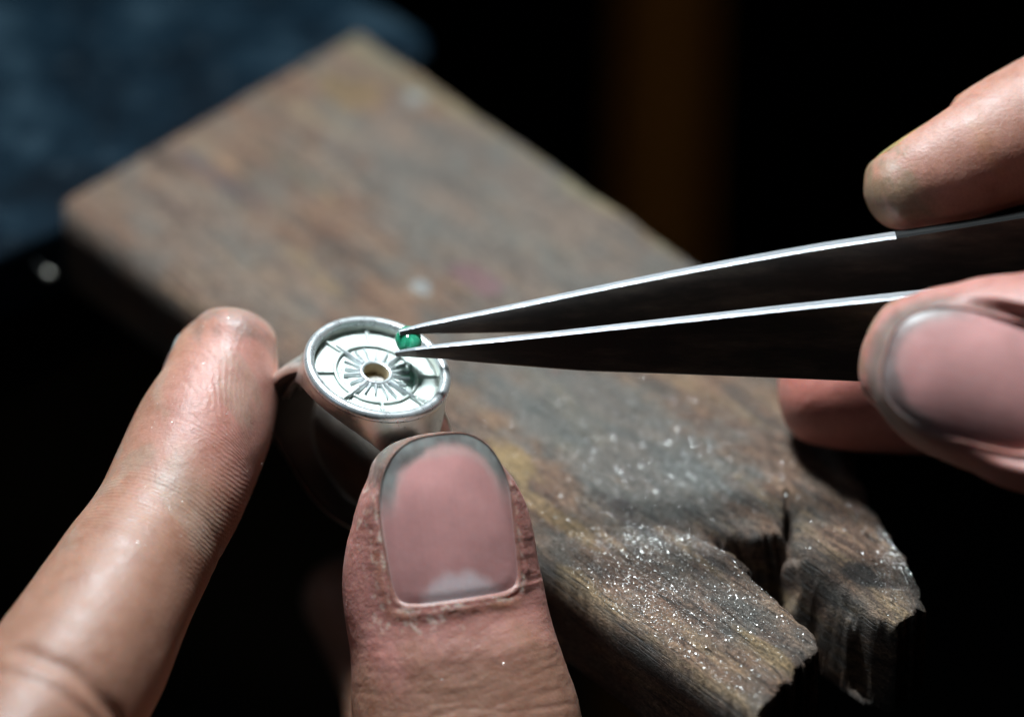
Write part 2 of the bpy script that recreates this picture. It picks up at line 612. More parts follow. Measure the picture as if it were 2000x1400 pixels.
add_stain(1180, 840, 24, 9, (0.109, 0.115, 0.109), 0.62, 0.5)
add_stain(1000, 430, 34, 14, (0.132, 0.125, 0.112), 0.45, 0.5)
add_stain(430, 480, 20, 7, (0.145, 0.119, 0.099), 0.4, 0.6)
add_stain(820, 563, 1.6, 0.9, (0.34, 0.37, 0.37), 0.7, 0.9)
add_stain(808, 188, 2.2, 1.6, (0.26, 0.29, 0.28), 0.5, 0.7)
add_stain(930, 545, 5, 2.2, (0.172, 0.086, 0.106), 0.5)
add_stain(1050, 575, 3, 1.8, (0.16, 0.075, 0.07), 0.4)
add_stain(1095, 735, 2.6, 1.0, (0.224, 0.066, 0.086), 0.55)
add_stain(1000, 725, 3.0, 1.0, (0.165, 0.092, 0.106), 0.4)
add_stain(420, 345, 9, 1.1, (0.066, 0.050, 0.056), 0.7)
add_stain(560, 320, 8, 0.9, (0.079, 0.073, 0.059), 0.6)
add_stain(330, 400, 8, 0.8, (0.086, 0.066, 0.059), 0.5)
add_stain(690, 185, 5, 3.5, (0.178, 0.112, 0.050), 0.6)
add_stain(1000, 905, 4.5, 2.2, (0.264, 0.172, 0.079), 0.8)
add_stain(1090, 1010, 7, 1.2, (0.224, 0.145, 0.073), 0.7)
add_stain(1150, 1150, 5, 1.3, (0.238, 0.158, 0.079), 0.65)
add_stain(1480, 1100, 8, 1.0, (0.218, 0.149, 0.079), 0.6)
add_stain(1500, 1270, 5, 0.8, (0.218, 0.145, 0.066), 0.6)
add_stain(1240, 1005, 6, 1.5, (0.033, 0.034, 0.036), 0.6)
add_stain(1370, 1075, 8, 0.9, (0.036, 0.036, 0.038), 0.55)
add_stain(1690, 1120, 2.6, 1.8, (0.026, 0.030, 0.033), 0.75)
wv = uvl([(700, 62)])[0, 1]
m = 0.55 * np.exp(-((q[:, 1] - (wv - 2.2)) / 1.6) ** 2) * (0.6 + fbm(q[:, 0] * 0.1, q[:, 1] * 0.3, 3))
stain[:, :3] = np.where(m[:, None] > stain[:, 3:4], np.array((0.21, 0.18, 0.105)), stain[:, :3])
stain[:, 3] = np.clip(np.maximum(stain[:, 3], m), 0, 1)
stain[:, 3] *= sstep(-1.7, -0.5, V[:, 2])
set_color(bp, 'stain', stain)

top_z = {}
ZG = np.full(len(uv), -99.0); ZG[:] = z
ZG = ZG.reshape(len(us), len(vs))


def pin_z(uq, vq):
    i = np.clip(((uq - us[0]) / STEP).astype(int), 0, len(us) - 2); j = np.clip(((vq - vs[0]) / STEP).astype(int), 0, len(vs) - 2)
    return ZG[i, j]


# ------------------------------------------------------------------ ring
RC = P(738, 716, 0.0)
nz = unit(cam_dir(0.223, 0.729, 0.647))
nx = np.array([0.75, -0.66, 0.0]); nx = unit(nx - nz * (nx @ nz))
ny = np.cross(nz, nx)
ring = empty('ring', RC, [nx, ny, nz])
tag(ring, 'silver signet ring with round compass face held between finger and thumb', 'ring')
HR = 7.62; HOLE = 8.75; HZ = -11.0; DZ = -1.15


def to_ring(p):
    d = np.asarray(p) - RC
    return np.array([d @ nx, d @ ny, d @ nz])


# head: round drum whose underside is cut by the finger hole
na = 160
t = np.linspace(0, 2 * np.pi, na, endpoint=False)
rows = []
rd = 6.62
zb = lambda x: HZ + np.sqrt(np.maximum(HOLE ** 2 - x ** 2, 0.0))
prof = [(rd, DZ - 0.2), (rd, -0.25), (rd + 0.06, -0.08), (rd + 0.22, 0.0), (HR - 0.42, 0.02), (HR - 0.16, -0.06), (HR - 0.03, -0.22), (HR, -0.45)]
for r_, z_ in prof:
    rows.append(np.column_stack([r_ * np.cos(t), r_ * np.sin(t), np.full(na, z_)]))
LV = np.linspace(0, 1, 200)


def wall(zeta, tt):
    k = sstep(0, 1, zeta) ** 0.9
    return (HR + 3.25 * k) * np.cos(tt), (HR - 3.3 * k) * np.sin(tt), -0.45 - 9.8 * zeta


zmax = np.ones(na)
for a_ in range(na):
    x_, y_, z_ = wall(LV, t[a_])
    hit = np.where(x_ ** 2 + (z_ - HZ) ** 2 < HOLE ** 2)[0]
    if len(hit): zmax[a_] = LV[hit[0]]
for s_ in np.linspace(0.04, 1, 26):
    rows.append(np.column_stack(wall(s_ * zmax, t)))
xe, ye, ze = wall(zmax, t)
for s_ in np.linspace(0.9, 0.1, 9):
    rows.append(np.column_stack([xe * s_, ye * s_, zb(np.clip(xe * s_, -HOLE, HOLE))]))
v = np.vstack(rows)
hd = mesh_object('bezel', v, grid_faces(len(rows), na, True), M['silver'], ring)
v, f = revolve([(0.001, DZ - 0.95), (1.5, DZ - 0.95), (1.5, DZ - 1.05), (0.001, DZ - 1.05)], 48)
mesh_object('hub_tan_disc', v, f, M['hub_tan'], ring)  # added disc, its tan stands for skin seen through the open hub
# polished lip that catches the light
v, f = revolve([(rd - 0.05, -0.34), (rd, -0.10), (rd + 0.13, 0.10), (rd + 0.34, 0.22), (rd + 0.58, 0.25), (rd + 0.82, 0.18), (HR - 0.01, 0.02), (HR + 0.10, -0.22), (HR + 0.12, -0.45), (HR + 0.05, -0.66), (HR - 0.2, -0.75)], 160)
mesh_object('lip', v, f, M['rim'], hd)
# dial plate with a gently dished floor
v, f = revolve([(1.42, DZ - 0.35), (1.45, DZ + 0.02), (2.4, DZ + 0.02), (3.9, DZ - 0.10), (4.3, DZ), (6.0, DZ), (6.66, DZ + 0.10), (6.66, DZ - 0.35)], 128)
dial = mesh_object('dial', v, f, M['dial'], ring)
v, f = revolve([(1.30, DZ - 1.0), (1.32, DZ + 0.36), (1.42, DZ + 0.46), (1.66, DZ + 0.46), (1.80, DZ + 0.32), (1.88, DZ - 0.05), (1.7, DZ - 0.9)], 72)
hc = mesh_object('hub_collar', v, f, M['rim'], ring)
hc.data.materials.append(M['hub_tan'])  # collar's inner wall tan, matching the added disc
hc.data.polygons.foreach_set('material_index', (np.arange(len(f)) < 72).astype(np.int32))
v, f = revolve([(4.02, DZ - 0.05), (4.08, DZ + 0.18), (4.2, DZ + 0.26), (4.36, DZ + 0.26), (4.46, DZ + 0.16), (4.52, DZ - 0.05)], 128)
mesh_object('inner_circle', v, f, M['dial'], ring)


def bar(r0, r1, w0, w1, h, ang, name, mat, parent):
    """raised radial bar with a chamfered top"""
    pts = []
    for r_, w_ in ((r0, w0), (r1, w1)):
        for s, zz in ((-1, DZ - 0.06), (-0.75, DZ + h * 0.7), (-0.35, DZ + h), (0.35, DZ + h), (0.75, DZ + h * 0.7), (1, DZ - 0.06)):
            pts.append((r_, s * w_ / 2, zz))
    p = np.array(pts)
    c, s = math.cos(ang), math.sin(ang)
    p = np.column_stack([p[:, 0] * c - p[:, 1] * s, p[:, 0] * s + p[:, 1] * c, p[:, 2]])
    f = [(i, i + 1, i + 7, i + 6) for i in range(5)] + [(5, 4, 3, 2, 1, 0), (6, 7, 8, 9, 10, 11)]
    return mesh_object(name, p, f, mat, parent, smooth=False)


base_ang = math.radians(8)
jit = lambda a: random.uniform(-a, a)
for k in range(8):
    a = base_ang + k * math.pi / 4 + jit(0.02)
    bar(4.40, 6.60, 0.40 + jit(0.08), 0.52 + jit(0.08), 0.34 + jit(0.06), a, 'tick', M['dial'], ring)
for k in range(20):
    a = base_ang + k * math.pi / 10 + jit(0.035)
    if k % 5 == 0:
        bar(1.78, 5.2 + jit(0.2), 0.70, 0.12, 0.52, a, 'ray', M['rim'], ring)
    else:
        bar(1.78, 3.55 + jit(0.35), 0.46 + jit(0.10), 0.14 + jit(0.05), 0.36 + jit(0.08), a, 'ray', M['rim'], ring)
# band: lofted loop, wide and thick at the shoulders, narrow below
nt_, ns_ = 140, 22
rows = []
for i in range(nt_):
    th = 2 * math.pi * i / nt_ + math.pi / 2
    topness = (math.sin(th) + 1) / 2
    hw = 1.7 + 2.5 * sstep(0.05, 0.5, topness)
    thk = 1.25 + 0.85 * sstep(0.2, 0.5, topness)
    thk *= 1 - 0.93 * float(sstep(0.92, 0.98, topness))
    pr = []
    for k in range(ns_):
        a = 2 * math.pi * k / ns_
        ca, sa = math.cos(a), math.sin(a)
        e = 0.55
        yy = hw * np.sign(ca) * abs(ca) ** e
        rr = HOLE + 0.03 + thk / 2 + thk / 2 * np.sign(sa) * abs(sa) ** e
        pr.append((rr * math.cos(th), yy, HZ + rr * math.sin(th)))
    rows.append(pr)
v = np.array(rows).reshape(-1, 3)
f = grid_faces(nt_, ns_, True)
last = np.array([[(nt_ - 1) * ns_ + k, (nt_ - 1) * ns_ + (k + 1) % ns_, (k + 1) % ns_, k] for k in range(ns_)])
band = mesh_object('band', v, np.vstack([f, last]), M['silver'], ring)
band.data.materials.append(M['inner_shade'])
band.data.polygons.foreach_set('material_index', np.tile((np.arange(ns_) >= ns_ // 2).astype(np.int32), nt_))  # inner face painted dark for the shade inside the finger hole

# ------------------------------------------------------------------ tweezers
TZ = 20.6
fr_line = [(772, 686), (840, 675), (1000, 658), (1290, 626), (1560, 596), (1830, 567)]
bk_line = [(779, 645), (812, 636), (850, 627), (1000, 596), (1290, 536), (1560, 486), (1745, 457)]


def arm_points(line, tip):
    p = np.array([G(a, b, TZ + 8.0 * (a - 772) / 1058 + tip * max(0.0, 1 - (a - 772) / 80.0)) for a, b in line])
    d = unit(p[-1] - p[-2])
    return p, d


pf, df_ = arm_points(fr_line, -0.8)
pb, db_ = arm_points(bk_line, 0.3)
joint = (pf[-1] + pb[-1]) / 2 + unit(df_ + db_) * 62 + np.array([0, 0, 1.0])
pf = np.vstack([pf, pf[-1] + df_ * 30 * np.array([1, 0.8, 1]), joint - np.array([0, 0.8, 0])])
pb = np.vstack([pb, pb[-1] + db_ * 30 * np.array([1, 0.8, 1]), joint + np.array([0, 0.8, 0])])
tw = empty('tweezers', joint)
tag(tw, 'steel tweezers with bright upper edges holding a green stone over the ring', 'tweezers')


def resample(p, n):
    """Catmull-Rom through the rows of p (any columns)"""
    p = np.asarray(p, float)
    e = np.vstack([2 * p[0] - p[1], p, 2 * p[-1] - p[-2]])
    L = np.concatenate([[0], np.cumsum(np.linalg.norm(np.diff(p[:, :3], axis=0), axis=1))])
    out = []
    for s in np.linspace(0, L[-1], n):
        i = min(int(np.searchsorted(L, s, 'right')) - 1, len(p) - 2)
        t_ = (s - L[i]) / (L[i + 1] - L[i])
        a, b, c, d = e[i], e[i + 1], e[i + 2], e[i + 3]
        out.append(0.5 * ((2 * b) + (c - a) * t_ + (2 * a - 5 * b + 4 * c - d) * t_ ** 2 + (-a + 3 * b - 3 * c + d) * t_ ** 3))
    return np.array(out)


def tweezer_arm(p, edge_shade):
    q = resample(p, 90)
    L = np.concatenate([[0], np.cumsum(np.linalg.norm(np.diff(q, axis=0), axis=1))])
    h = np.interp(L, [0, 4.5, 19, 28, 49, 60, 90, L[-1]], [0.55, 1.5, 4.5, 5.9, 9.3, 10.2, 9.5, 7.0])
    th = np.interp(L, [0, 3, 12, 30, 55, L[-1]], [0.40, 0.68, 0.98, 1.30, 1.60, 1.5])
    rows = []
    for i in range(len(q)):
        d = unit(q[min(i + 1, len(q) - 1)] - q[max(i - 1, 0)])
        s = unit(np.cross(d, [0, 0, 1.0]))
        lean = math.radians(14)
        upv = np.cross(s, d)
        s, upv = unit(s * math.cos(lean) + upv * math.sin(lean)), unit(upv * math.cos(lean) - s * math.sin(lean))
        b = min(0.22, th[i] * 0.22, h[i] * 0.2)
        a = th[i] / 2
        sec = [(-a, -b), (-a + b, 0), (a - b, 0), (a, -b), (a, -h[i] + b), (a - b, -h[i]), (-a + b, -h[i]), (-a, -h[i] + b)]
        rows.append([q[i] + s * x + upv * y for x, y in sec])
    v = np.array(rows).reshape(-1, 3)
    f = grid_faces(len(q), 8, True).tolist()
    f.append(list(range(8))); f.append([(len(q) - 1) * 8 + k for k in range(8)][::-1])
    o = mesh_object('arm', v - joint, f, M['dark_steel'], tw, smooth=False)  # broad sides darker and browner than the upper edges
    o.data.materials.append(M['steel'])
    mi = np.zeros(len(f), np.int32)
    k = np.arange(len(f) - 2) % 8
    mi[:-2] = (k <= 2) & (L[np.arange(len(f) - 2) // 8] < edge_shade)
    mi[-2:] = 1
    o.data.materials.append(M['edge_shade'])
    mi[:-2] = np.where((L[np.arange(len(f) - 2) // 8] < edge_shade) | (k > 2), mi[:-2], 2)  # finger's shadow on the upper edges painted in as near-black
    o.data.polygons.foreach_set('material_index', mi)
    return o, q


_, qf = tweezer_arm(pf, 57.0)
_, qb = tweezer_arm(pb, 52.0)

# ------------------------------------------------------------------ gemstone between the tips
gp = G(798, 664, TZ - 1.2)
prof = [(0.0, -0.75), (0.75, -0.70), (1.12, -0.5), (1.28, -0.2), (1.30, 0.0), (1.26, 0.22), (1.10, 0.55), (0.80, 0.86), (0.42, 1.04), (0.0, 1.10)]
pr = resample(np.array([(a, b, 0) for a, b in prof]), 30)[:, :2]
pr[0, 0] = pr[-1, 0] = 0.001
t = np.linspace(0, 2 * np.pi, 48, endpoint=False)
v = np.stack([np.outer(pr[:, 0], np.cos(t)) * 1.06, np.outer(pr[:, 0], np.sin(t)) * 1.4, np.repeat(pr[:, 1:], 48, 1)], -1).reshape(-1, 3)
gm = mesh_object('gemstone', v, grid_faces(30, 48, True), M['gem'])
gm.location = Vector(gp) * MM
gm.rotation_euler = (0.10, 0.1, 0.1)
tag(gm, 'small round polished green stone gripped between the tweezer tips', 'gemstone')


# ------------------------------------------------------------------ hands
def loft(sections, dorsal, n=64, m=36, tip=None, power=2.2):
    """closed finger: sections (x,y,z,half_width,half_thick), first one is the fingertip side"""
    s = resample(np.array(sections, float), n)
    rows = []
    ds = dorsal
    for i in range(n):
        d = unit(s[min(i + 1, n - 1), :3] - s[max(i - 1, 0), :3])
        up = unit(ds - d * (ds @ d))
        side = np.cross(d, up)
        rows.append((s[i, :3], d, up, side, s[i, 3], s[i, 4]))
    tip_len = tip if tip else rows[0][5] * 0.9
    caps = []
    for k in range(9, 0, -1):
        a = math.pi / 2 * k / 9.0
        c, d, up, side, hw, ht = rows[0]
        caps.append((c - d * tip_len * math.sin(a), d, up, side, max(hw * math.cos(a) ** 0.85, 0.02), max(ht * math.cos(a) ** 0.85, 0.02)))
    tail = []
    for k in range(1, 10):
        a = math.pi / 2 * k / 9.0
        c, d, up, side, hw, ht = rows[-1]
        tail.append((c + d * ht * math.sin(a), d, up, side, max(hw * math.cos(a), 0.02), max(ht * math.cos(a), 0.02)))
    allr = caps + rows + tail
    t = np.linspace(0, 2 * np.pi, m, endpoint=False)
    cx = np.sign(np.cos(t)) * np.abs(np.cos(t)) ** (2 / power)
    cy = np.sign(np.sin(t)) * np.abs(np.sin(t)) ** (2 / power)
    v = np.array([c + np.outer(cx, side) * hw + np.outer(cy, up) * ht for c, d, up, side, hw, ht in allr]).reshape(-1, 3)
    f = grid_faces(len(allr), m, True).tolist()
    f.append(list(range(m))[::-1])
    f.append([(len(allr) - 1) * m + k for k in range(m)])
    return v, f, s


def sec(px, py, dep, hw, ht):
    return list(P(px, py, dep)) + [hw, ht]


def fuse(parts, voxel):
    """one continuous skin over overlapping closed lofts; returns verts (mm) and polygons"""
    V = []; F = []; off = 0
    for v, f, _ in parts:
        V.append(v); F += [[i + off for i in q] for q in f]; off += len(v)
    me = bpy.data.meshes.new('tmp')
    me.from_pydata((np.vstack(V) * MM).tolist(), [], F)
    bm = bmesh.new(); bm.from_mesh(me)
    bmesh.ops.recalc_face_normals(bm, faces=bm.faces)
    bm.to_mesh(me); bm.free()
    o = bpy.data.objects.new('tmp', me)
    COL.objects.link(o)
    r = o.modifiers.new('r', 'REMESH'); r.mode = 'VOXEL'; r.voxel_size = voxel * MM; r.adaptivity = 0
    sm = o.modifiers.new('s', 'SMOOTH'); sm.factor = 0.5; sm.iterations = 8
    dg = bpy.context.evaluated_depsgraph_get()
    out = bpy.data.meshes.new_from_object(o.evaluated_get(dg))
    bpy.data.objects.remove(o); bpy.data.meshes.remove(me)
    return out


def refine(me, spots, levels=2):
    """subdivide the skin near the given (point, radius) spots"""
    bm = bmesh.new(); bm.from_mesh(me)
    for lv in range(levels):
        co = np.array([v.co[:] for v in bm.verts]) / MM
        near = np.zeros(len(co), bool)
        for p, r, l in spots:
            if lv < l:
                near |= ((co - p) ** 2).sum(1) < r * r
        ed = [e for e in bm.edges if near[e.verts[0].index] and near[e.verts[1].index]]
        bmesh.ops.subdivide_edges(bm, edges=ed, cuts=1, use_grid_fill=True)
        bm.verts.index_update()
    bm.to_mesh(me); bm.free()
    return me


def get_co(me):
    a = np.empty(len(me.vertices) * 3, np.float32); me.vertices.foreach_get('co', a)
    return a.reshape(-1, 3).astype(float) / MM


def put_co(me, co):
    me.vertices.foreach_set('co', (co * MM).astype(np.float32).ravel()); me.update()


def laplace(me, co, iters, mask=None):
    e = np.empty(len(me.edges) * 2, np.int32); me.edges.foreach_get('vertices', e); e = e.reshape(-1, 2)
    deg = np.bincount(e.ravel(), minlength=len(co)).astype(float)[:, None]
    for _ in range(iters):
        acc = np.zeros_like(co)
        for k in range(3):
            acc[:, k] = np.bincount(e[:, 0], co[e[:, 1], k], len(co)) + np.bincount(e[:, 1], co[e[:, 0], k], len(co))
        new = 0.5 * co + 0.5 * acc / deg
        co = new if mask is None else np.where(mask[:, None], new, co)
    return co


def normals(me):
    a = np.empty(len(me.vertices) * 3, np.float32); me.vertices.foreach_get('normal', a)
    return a.reshape(-1, 3).astype(float)


class Nail:
    """curved nail plate in the frame (origin at the plate's centre, axis to the fingertip, normal out)"""

    def __init__(s, origin, axis, normal, length, width, curve=8.5, sag=0.05):
        s.o = np.asarray(origin, float); s.n = unit(normal)
        s.a = unit(axis - s.n * (axis @ s.n)); s.b = np.cross(s.n, s.a)
        s.L, s.W, s.R, s.sag = length, width, curve, sag
        s.reach = 1.3

    def local(s, p):
        d = p - s.o
        return d @ s.a, d @ s.b, d @ s.n

    def height(s, a, b):
        bb = np.clip(b / s.R, -0.97, 0.97)
        return s.R * (np.sqrt(1 - bb ** 2) - 1) - s.sag * 0.2 * a ** 2 * (np.where(a > 0, 1, 0.35))

    def out(s, a, b):
        """0 at the centre, 1 on the plate's outline"""
        x = a / (s.L / 2)
        wid = s.W / 2 * (1 - 0.02 * np.clip(-x, 0, 1) ** 2 - 0.07 * np.clip(x, 0, 1) ** 2)
        pw = np.where(x > 0, 3.0, 3.0 + 5.0 * np.clip(-x * 2, 0, 1))
        return (np.abs(b / wid) ** pw + np.abs(x) ** np.where(x > 0, 2.6, 9.0)) ** (1 / pw)

    def plate(s, parent, lunula=True):
        n = 56; m = 44
        aa, bb = np.meshgrid(np.linspace(-1, 1, n), np.linspace(-1, 1, m), indexing='ij')
        # square to plate outline
        r = np.maximum(np.abs(aa), np.abs(bb)) + 1e-9
        x1 = aa / r * s.L / 2; y1 = bb / r * s.W / 2          # border point in this direction
        kk = np.ones_like(r)
        for _ in range(40):
            kk = kk / np.maximum(s.out(x1 * kk, y1 * kk), 1e-6) ** 0.7
        x = x1 * kk * r; y = y1 * kk * r
        a, b = x.ravel(), y.ravel()
        top = s.height(a, b) + 0.10 - 0.12 * sstep(0.85, 1.0, r.ravel())
        pt = s.o + np.outer(a, s.a) + np.outer(b, s.b) + np.outer(top, s.n)
        pb_ = pt - s.n * 0.45
        v = np.vstack([pt, pb_])
        f = grid_faces(n, m)
        g2 = f[:, ::-1] + n * m
        rim = np.concatenate([np.arange(m), np.arange(1, n) * m + m - 1, (n - 1) * m + np.arange(m - 2, -1, -1), np.arange(n - 2, 0, -1) * m])
        nx_ = np.roll(rim, -1)
        side = np.column_stack([rim, nx_, nx_ + n * m, rim + n * m])
        o = mesh_object('fingernail', v, np.vstack([f, g2, side]), M['nail'], parent)
        xx = a / (s.L / 2); yy = b / (s.W / 2)
        pink = np.array([0.62, 0.31, 0.295]); pale = np.array([0.80, 0.64, 0.65]); white = np.array([0.50, 0.44, 0.40]); grime = np.array([0.15, 0.165, 0.155])
        nz_ = fbm(a * 0.5 + 5, b * 0.8, 4)
        c = np.repeat(pink[None], len(a), 0)
        c = c * (1 + 0.25 * fbm(a * 0.2, b * 0.25 + 3, 3))[:, None]
        if lunula:
            lun = (1 - sstep(0.62, 1.05, np.sqrt(((xx + 1.02) / 0.42) ** 2 + (yy / 0.70) ** 2) + 0.15 * nz_)) * 0.85
            c = c * (1 - lun[:, None]) + pale * lun[:, None]
        ring_ = s.out(a, b)
        tipw = 0.35 * sstep(0.72, 0.80, ring_ + 0.02 * nz_) * sstep(-0.05, 0.45, xx)
        soft = getattr(s, 'soft', False)
        tipw = tipw * (0.35 if soft else 1.0)
        c = c * (1 - tipw[:, None]) + white * tipw[:, None]
        gw = np.clip(sstep(0.77, 0.88, ring_ + 0.10 * fbm(a * 0.35 + 2, b * 0.35, 3)) * sstep(-0.05, 0.55, xx), 0, 1) * 0.92
        gw = gw * (0.75 if soft else 1.0)
        c = c * (1 - gw[:, None]) + grime * gw[:, None] * (1 + 0.9 * nz_[:, None])
        cut = sstep(0.93, 1.0, ring_) * 0.5 * (1 - sstep(-0.2, 0.4, xx))
        c = c * (1 - cut[:, None]) + np.array([0.40, 0.30, 0.26]) * cut[:, None]
        if soft: c = c * 0.85
        if hasattr(s, 'tint'): c = (0.35 * c + 0.65 * np.array([0.42, 0.34, 0.22])) * s.tint
        c = np.clip(np.vstack([c, c * 0.8]), 0, 1)
        set_color(o, 'tone', np.column_stack([c, np.ones(len(c))]))
        bb2 = np.concatenate([b, b])
        set_float(o, 'ridge', bb2 * (2 * np.pi / 0.85) + 4 * vnoise(bb2 * 0.9, bb2 * 0 + 2))
        return o


def build_hand(name, parts, nails, spots, tone_fn, ridge_fn, crease_fn, voxel=0.62):
    me = fuse(parts, voxel)
    me = refine(me, spots)
    co = get_co(me)
    fine = np.zeros(len(co), bool)
    for p, r, l in spots:
        fine |= ((co - p) ** 2).sum(1) < (r + 1) ** 2
    co = laplace(me, co, 10, fine)
    put_co(me, co)
    # nail beds: the skin lies under the plate and swells into folds round it
    for nl in nails:
        a, b, h = nl.local(co)
        sel = (np.abs(a) < nl.L) & (np.abs(b) < nl.W) & (h > -6) & (h < 5)
        a, b, h = a[sel], b[sel], h[sel]
        x = a / (nl.L / 2)
        o = nl.out(a, b)
        target = nl.height(a, b) - 0.25
        inside = 1 - sstep(0.93, 1.06, o)
        hh = h * (1 - inside) + target * inside
        fold = np.exp(-((o - 1.10) / 0.085) ** 2) * (1 - sstep(0.15, 0.75, x))
        wob = 1 + 0.8 * fbm(a * 0.8, b * 0.8, 3)
        base = nl.height(a, b)
        near = (1 - sstep(1.03, nl.reach, o)) * sstep(-2.6, -0.9, h - base)
        # draw the surrounding skin towards the plate's level so that it meets it
        hh = np.where(o > 0.93, hh + (base + 0.10 - hh) * near * 0.8 * (1 - inside), hh)
        hh = hh + fold * (0.06 if getattr(nl, 'soft', False) else 0.16) * wob
        c2 = co[sel] + np.outer(hh - h, nl.n)
        co[sel] = c2
    put_co(me, co)
    nrm = normals(me)
    disp = crease_fn(co)
    if disp is not None:
        co = co + nrm * disp[:, None]
        put_co(me, co)
    me.polygons.foreach_set('use_smooth', np.ones(len(me.polygons), bool))
    me.name = name
    o = bpy.data.objects.new(name, me)
    COL.objects.link(o)
    me.materials.clear(); me.materials.append(M['skin'])
    c = tone_fn(co)
    set_color(o, 'tone', np.column_stack([np.clip(c, 0, 1), np.ones(len(c))]))
    ph, dp = ridge_fn(co)
    set_float(o, 'ridge', ph); set_float(o, 'ridge_depth', dp)
    for nl in nails:
        nl.plate(o, not getattr(nl, 'soft', False))
    return o


def along(co, s, chunk=60000):
    """nearest centreline parameter (mm from the tip), radial offset vector"""
    L = np.concatenate([[0], np.cumsum(np.linalg.norm(np.diff(s[:, :3], axis=0), axis=1))])
    out = np.empty(len(co)); dist = np.empty(len(co)); off = np.empty((len(co), 3))
    c = s[:, :3]
    tan = np.gradient(c, axis=0); tan /= np.linalg.norm(tan, axis=1)[:, None]
    for i in range(0, len(co), chunk):
        p = co[i:i + chunk]
        d2 = ((p[:, None] - c[None]) ** 2).sum(2)
        k = d2.argmin(1)
        dv = p - c[k]
        al = (dv * tan[k]).sum(1)
        out[i:i + chunk] = L[k] + al
        ro = dv - tan[k] * al[:, None]
        off[i:i + chunk] = ro
        dist[i:i + chunk] = np.linalg.norm(ro, axis=1)
    return out, dist, off


SKIN = np.array([0.325, 0.166, 0.114])
PINK = np.array([0.425, 0.185, 0.162])
GRIME = np.array([0.13, 0.125, 0.11])


def blend(c, m, col):
    return c * (1 - m[:, None]) + np.asarray(col) * m[:, None]


# ---- left hand: index finger and thumb hold the ring
th_dorsal = cam_dir(0.02, 0.02, 1.0)
thumb = loft([sec(846, 915, 5.0, 6.6, 4.0), sec(852, 962, 4.4, 8.1, 5.3), sec(860, 1040, 3.6, 9.4, 6.3), sec(862, 1140, 3.2, 10.2, 7.2),
              sec(880, 1240, 3.0, 10.4, 8.0), sec(897, 1340, 3.0, 11.2, 8.7), sec(915, 1450, 3.5, 11.9, 9.2), sec(930, 1650, 6, 11.2, 9.2),
              sec(930, 1950, 14, 12.5, 11), sec(850, 2300, 22, 15, 13), sec(700, 2650, 26, 17, 14)], th_dorsal, 90, 44, 3.6, 2.3)
ix_dorsal = cam_dir(-0.80, 0.10, -0.55)
index = loft([sec(457, 668, -8, 4.7, 4.8), sec(442, 720, -7.5, 6.0, 5.7), sec(420, 780, -6.5, 6.8, 6.4), sec(392, 850, -4.5, 7.2, 6.9), sec(352, 940, -1.5, 7.2, 7.0),
              sec(312, 1020, 1.5, 7.1, 7.1), sec(235, 1150, 7, 7.7, 7.7), sec(150, 1300, 13, 8.6, 8.5), sec(55, 1450, 19, 9.0, 9.0),
              sec(-90, 1700, 28, 9.2, 9.2), sec(-230, 2000, 36, 10.5, 11), sec(-150, 2300, 40, 12, 13)], ix_dorsal, 90, 44, 3.6, 2.15)
mid_l = loft([sec(672, 1165, -52, 5.2, 5.0), sec(730, 1235, -50, 6.4, 6.2), sec(790, 1350, -45, 7.2, 7), sec(810, 1530, -30, 8, 8), sec(720, 1760, -12, 8.5, 8.5),
              sec(400, 2050, 14, 10, 11), sec(100, 2330, 30, 12, 13)], cam_dir(0.5, 0.6, -0.6), 50, 32, 4.5)
rng_l = loft([sec(760, 1650, -36, 6, 5.5), sec(720, 1750, -32, 7, 6.5), sec(560, 1850, -18, 7.6, 7.3), sec(400, 2050, 4, 8, 8), sec(320, 2250, 16, 10, 11), sec(300, 2450, 24, 12, 13)],
             cam_dir(-0.9, 0, -0.3), 40, 32, 4.5)
pky_l = loft([sec(820, 1860, -22, 5, 4.8), sec(770, 1960, -19, 6, 5.6), sec(650, 2110, -10, 6.6, 6.4), sec(540, 2280, 2, 7.2, 7.4), sec(500, 2480, 14, 9.5, 10.5), sec(470, 2600, 20, 11, 12)],
             cam_dir(-0.9, 0, -0.3), 40, 32, 4.0)
palm_l = loft([sec(-80, 2150, 36, 10, 12), sec(60, 2350, 33, 20, 14), sec(230, 2600, 30, 27, 15), sec(400, 2900, 30, 27, 16), sec(520, 3200, 32, 24, 17), sec(560, 3450, 36, 22, 17), sec(560, 3800, 42, 23, 19)],
              cam_dir(-0.2, 0.2, -1), 50, 44)
lnail = Nail(P(880, 1010, 9.85), P(862, 880, 9.0) - P(900, 1150, 10.4), cam_dir(0.17, 0.04, 1.0), 16.9, 13.5, 12.0, 0.05)
li_nail = Nail(index[2][6, :3] + unit(ix_dorsal) * 6.0 + unit(index[2][0, :3] - index[2][8, :3]) * 1.0, index[2][0, :3] - index[2][8, :3], ix_dorsal, 11, 9.5, 6.5, 0.05)


lnail.reach = 1.8


